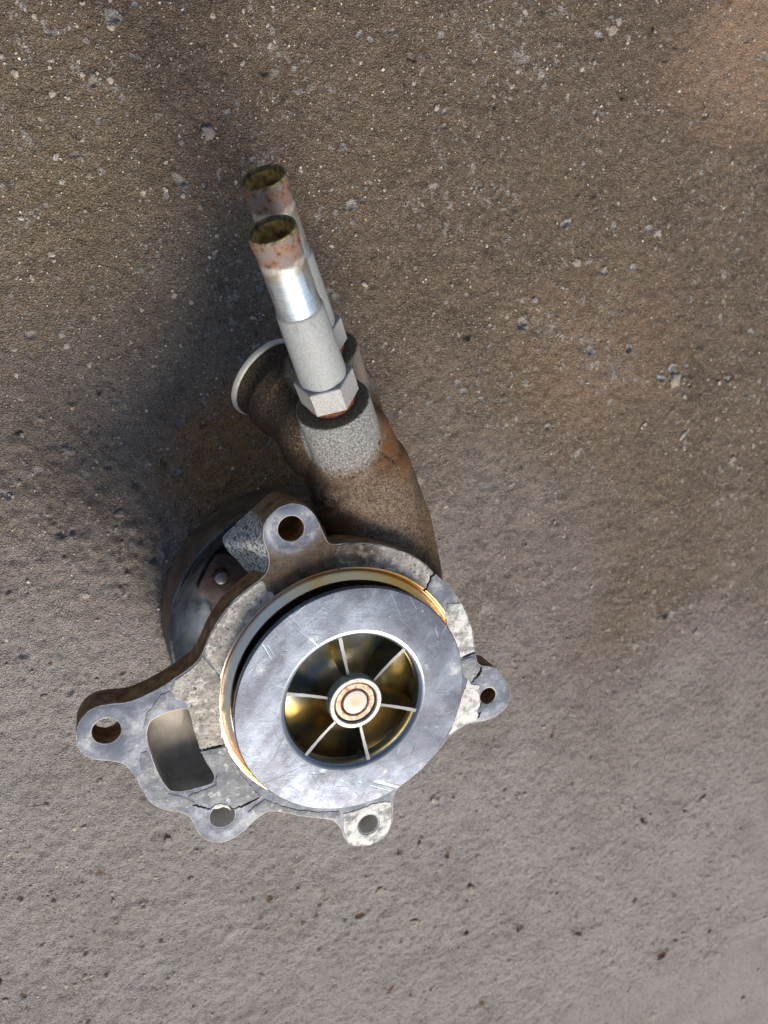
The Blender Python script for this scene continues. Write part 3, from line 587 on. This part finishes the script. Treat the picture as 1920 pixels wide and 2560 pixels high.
plate('gasket_fragment', jag(px([(352, 1880), (366, 1876), (380, 1920), (398, 1958), (418, 1982), (450, 1990), (470, 1996), (490, 2008), (470, 2018), (420, 2016), (388, 2006), (368, 1980), (352, 1940)], ZF), .25, 1, 12), [], ZF+.2, ZF+.03, [gs], flange, .1, 30)
frag([(400, 1738), (425, 1726), (434, 1746), (405, 1762), (376, 1790), (364, 1826), (356, 1822), (366, 1786)], gs, 13, .25, .22)
def crack(pts, w):
    P = px(pts, ZF); P = np.array([P[0]*(1-t)+P[-1]*t if False else p for p in P for t in (0,)])
    L = np.array([np.interp(np.linspace(0, len(P)-1, 14), range(len(P)), P[:, i]) for i in (0, 1)]).T
    r_ = np.random.default_rng(int(w*100)+len(pts)); L += r_.normal(0, .22, L.shape); t_ = np.gradient(L, axis=0); nr = np.c_[-t_[:, 1], t_[:, 0]]; nr /= np.linalg.norm(nr, axis=1)[:, None]
    ww = .62*w*np.sin(np.linspace(.35, math.pi-.1, 14))[:, None]*r_.uniform(.6, 1.2, (14, 1))
    plate('crack', np.vstack([L+nr*ww, (L-nr*ww)[::-1]]), [], ZF+.33, ZF+.02, [crk], flange, .03, 30)
crack([(1090, 1428), (1075, 1446), (1070, 1462), (1058, 1478)], .75)
crack([(570, 1857), (540, 1868), (500, 1876)], .55)
crack([(652, 1990), (625, 2006), (600, 2016), (578, 2024)], .7)
crack([(1206, 1668), (1200, 1682), (1188, 1694), (1180, 1708)], .8)
crack([(1203, 1758), (1198, 1768)], .4); crack([(1202, 1780), (1190, 1796)], .5)
crack([(1188, 1634), (1170, 1638), (1155, 1646)], .35)
crack([(480, 2012), (500, 2016), (530, 2024)], .3)

# --- machined ring, cavity
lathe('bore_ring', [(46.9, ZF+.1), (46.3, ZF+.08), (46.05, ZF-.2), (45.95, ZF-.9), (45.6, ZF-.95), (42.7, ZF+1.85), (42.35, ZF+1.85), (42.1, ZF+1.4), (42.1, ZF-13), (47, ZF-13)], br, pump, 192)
lathe('volute_cavity', [(44.8, ZF-8), (44.8, -40), (12, -41), (12, -44), (47, -44), (47, ZF-12.4)], dk, pump, 96)

# --- impeller
imp = lathe('impeller', [(43, -2.3), (43, -.35), (42.65, 0), (27.2, 0), (26.6, -.05), (26.4, -2.4)], im, pump, 192)
lathe('eye_lip', [(27.25, .02), (26.5, -.05), (25.7, -.4), (25.2, -1.0), (24.9, -2.0), (24.8, -4.6), (25.3, -6.2), (26.3, -7.0), (27, -4)], lip, imp, 160)
prof = [(9.4, -1.6), (9.9, -3.4), (11.2, -6.6), (13.4, -9.4), (16.8, -11.4), (21, -12.3), (25.5, -12.2), (30, -11.9), (36, -12.4), (36, -16), (9.4, -16)]
lathe('back_plate', prof, ey, imp, 160)
hub = lathe('hub', [(9.75, -4), (9.8, .9), (9.5, 1.3), (8.2, 1.3), (7.9, 1.0), (7.75, -2.5), (7.75, -4)], hubm, imp, 96)
lathe('sleeve', [(7.4, -2.4), (7.4, .1), (7.1, .4), (5.5, .4), (5.2, .1), (5.2, -2.4)], slv, imp, 96)
lathe('rust_seat', [(7.76, -2.2), (7.4, -1.1), (5.2, -1.0), (4.4, -1.4), (4.4, -2.5), (7.7, -2.5)], rust, imp, 96)
lathe('shaft', [(4.55, -3), (4.6, .1), (4.35, .5), (3.0, .62), (.02, .55), (.02, -3)], sh, pump, 96)
for a, b in ((851, 1598), (1012, 1622), (1046, 1777), (924, 1908), (760, 1893), (712, 1735)):
    t = at(a, b, -.6); th = math.atan2(t[1], t[0]); V = []; Fc = []; mi = []; ns, nz = 9, 7
    for side in (1, -1):
        for i in range(ns):
            r0 = 9.2+(25.6-9.2)*i/(ns-1)
            for j in range(nz):
                f = j/(nz-1); zt = -.55-.5*math.sin(math.pi*i/(ns-1)); z_ = zt+(-13-zt)*f
                w_ = .46+.20*(i/(ns-1))+.05*math.sin(i*2.3+th*3)+.5*f*f; off = f*3.4*(1-.8*i/(ns-1))-f*f*.8
                c_, s_ = math.cos(th), math.sin(th); tn = off+side*w_
                V.append(W((r0*c_-tn*s_, r0*s_+tn*c_, z_)))
    N_ = ns*nz
    for s0 in (0, N_):
        for i in range(ns-1):
            for j in range(nz-1): Fc.append((s0+i*nz+j, s0+(i+1)*nz+j, s0+(i+1)*nz+j+1, s0+i*nz+j+1)); mi.append(1)
    for i in range(ns-1): Fc.append((i*nz, (i+1)*nz, N_+(i+1)*nz, N_+i*nz)); mi.append(0)
    for i in (0, ns-1):
        for j in range(nz-1): Fc.append((i*nz+j, i*nz+j+1, N_+i*nz+j+1, N_+i*nz+j)); mi.append(1)
    o = link('vane', mesh('vane', V, Fc, mi), [vt, ey], imp, 40)
    # outer end of the same blade, seen in the gap below the shroud
V = []; Fc = []
for k in range(6):
    th = R(104+60*k); b = len(V)
    for i in range(8):
        f = i/7; r0 = 28+11.5*f; a_ = th-f*.55
        for z_ in (-2.2, -12):
            for w_ in (-.022, .022): V.append(W((r0*math.cos(a_+w_), r0*math.sin(a_+w_), z_)))
    for i in range(7):
        q = b+i*4
        Fc += [(q, q+4, q+6, q+2), (q+1, q+3, q+7, q+5), (q, q+1, q+5, q+4), (q+2, q+6, q+7, q+3)]
    Fc += [(b, b+2, b+3, b+1), (b+28, b+29, b+31, b+30)]
link('blades', mesh('blades', V, Fc), ey, imp, 40)

# --- pulley
fmat = lambda i: 1 if i in (0, 1, 2) else 0
pul = lathe('pulley', [(58.6, -99.6), (58.7, -98), (58.2, -77), (57.9, -74.2), (57.2, -73.1), (56.2, -73.3), (55.3, -74.6), (54.3, -77), (51, -84), (47, -89), (42, -91.5), (34, -92), (20, -92), (20, -96), (44, -96), (54, -92), (56, -99.6)], [pl, pb], pump, 192, True, (0, 0), fmat)
PLT = [(600, 830), (640, 800), (720, 800), (900, 880), (1040, 960), (1040, 1150), (850, 1380), (700, 1560), (600, 1540), (592, 1440), (575, 1340), (535, 1275), (480, 1235), (440, 1200), (438, 1140), (520, 985)]
hpl = plate('hub_plate', rounded(px([(a/4.1475+390, b/4.1475+1190) for a, b in PLT], -86), 2), [], -86, -90.5, [hp, hp, hp], pul, .6)
rc = at(552, 1443, -86)
lathe('bolt_seat', [(4.1, -85.9), (3.9, -85.75), (3.2, -85.85), (.02, -86.0), (.02, -86.5), (4.1, -86.5)], rust, pul, 48, True, rc[:2])
lathe('bolt', [(3.0, -86.3), (3.0, -84.9), (2.6, -84.2), (1.6, -83.9), (.02, -83.8), (.02, -86.3)], stl, pul, 48, True, rc[:2])
V = []; Fc = []
lathe('pulley_boss', [(19.8, -95), (19.8, -88), (18.5, -79), (0.02, -79), (.02, -95)], cast, pul, 64)

# --- two hose pipes with hexagon nuts
def frame(o_, d):
    d = Vector(d); x_ = Vector((1, 0, 0)); x_ = (x_-d*x_.dot(d)).normalized(); y_ = d.cross(x_)
    M_ = Matrix((x_, y_, d)).transposed().to_4x4(); M_.translation = W(o_); return M_
def turn(name, prof, mats, parent, M_, seg=72, fm=None, smooth=35):
    V = []; Fc = []; mi = []; n = len(prof)
    for k in range(seg):
        a = 2*math.pi*k/seg
        for r, z in prof: V.append((r*math.cos(a)/1000, r*math.sin(a)/1000, z/1000))
    for k in range(seg):
        for i in range(n): j = (i+1) % n; k2 = (k+1) % seg; Fc.append((k*n+i, k2*n+i, k2*n+j, k*n+j)); mi.append(fm(i) if fm else 0)
    o_ = link(name, mesh(name, V, Fc, mi), mats, parent, smooth); o_.matrix_local = M_; return o_
ST = 1.04
prof = [(7.95, 3), (7.95, 14), (7.8, 22), (7.45, 37.4), (7.2, 38.2), (6.85, 38.5), (6.8, 39.0), (6.95, 39.6), (6.75, 40.2), (6.65, 48), (6.6, 56), (6.75, 58.5), (7.05, 61), (7.1, 62.3), (6.9, 63.2), (6.2, 63.2), (5.8, 62.2), (5.2, 55), (5.0, 20), (5.0, 3)]
prof = [(a, 12+(b-12)*ST if b > 12 else b) for a, b in prof]
pipes = []
for bs in (B1, B2):
    M_ = frame(bs, BU)
    p_ = turn('hose_pipe', prof, [pp, pin, lipm], pump, M_, 72, lambda i: 1 if 16 <= i < 19 else (2 if 13 <= i < 16 else 0))
    if pipes: p_.data = pipes[0].data
    # nut: hexagonal prism with chamfered corners
    V = []; Fc = []; seg = 60
    for lv, (z, k_) in enumerate(((2.6, .965), (2.9, 1), (11.9, 1), (12.2, .965), (12.25, .6), (2.6, .6))):
        for k in range(seg):
            a = 2*math.pi*k/seg; h = R(60); f = 8.65/math.cos(((a+h/2) % h)-h/2)*k_
            a2 = a+R(20); V.append((f*math.cos(a2)/1000, f*math.sin(a2)/1000, z/1000))
    for i in range(6):
        for k in range(seg): k2 = (k+1) % seg; i2 = (i+1) % 6; Fc.append((i*seg+k, i*seg+k2, i2*seg+k2, i2*seg+k))
    hx = link('hex_nut', mesh('hex_nut', V, Fc), nut, p_, 25)
    cl = turn('seal_ring', [(7.6, -.5), (8.3, .2), (8.4, 1.5), (8.0, 2.8), (6, 2.8), (6, -.5)], rust, p_, Matrix(), 60)
    pipes.append(p_)

# --- white hose ring on the outlet neck
M_ = frame(RC, ND)
turn('outlet_ring', [(14.0, -1), (16.5, -1), (16.9, -.7), (17.1, -.2), (17.1, .9), (16.8, 1.3), (14, 1.4)], wr, pump, M_, 96)
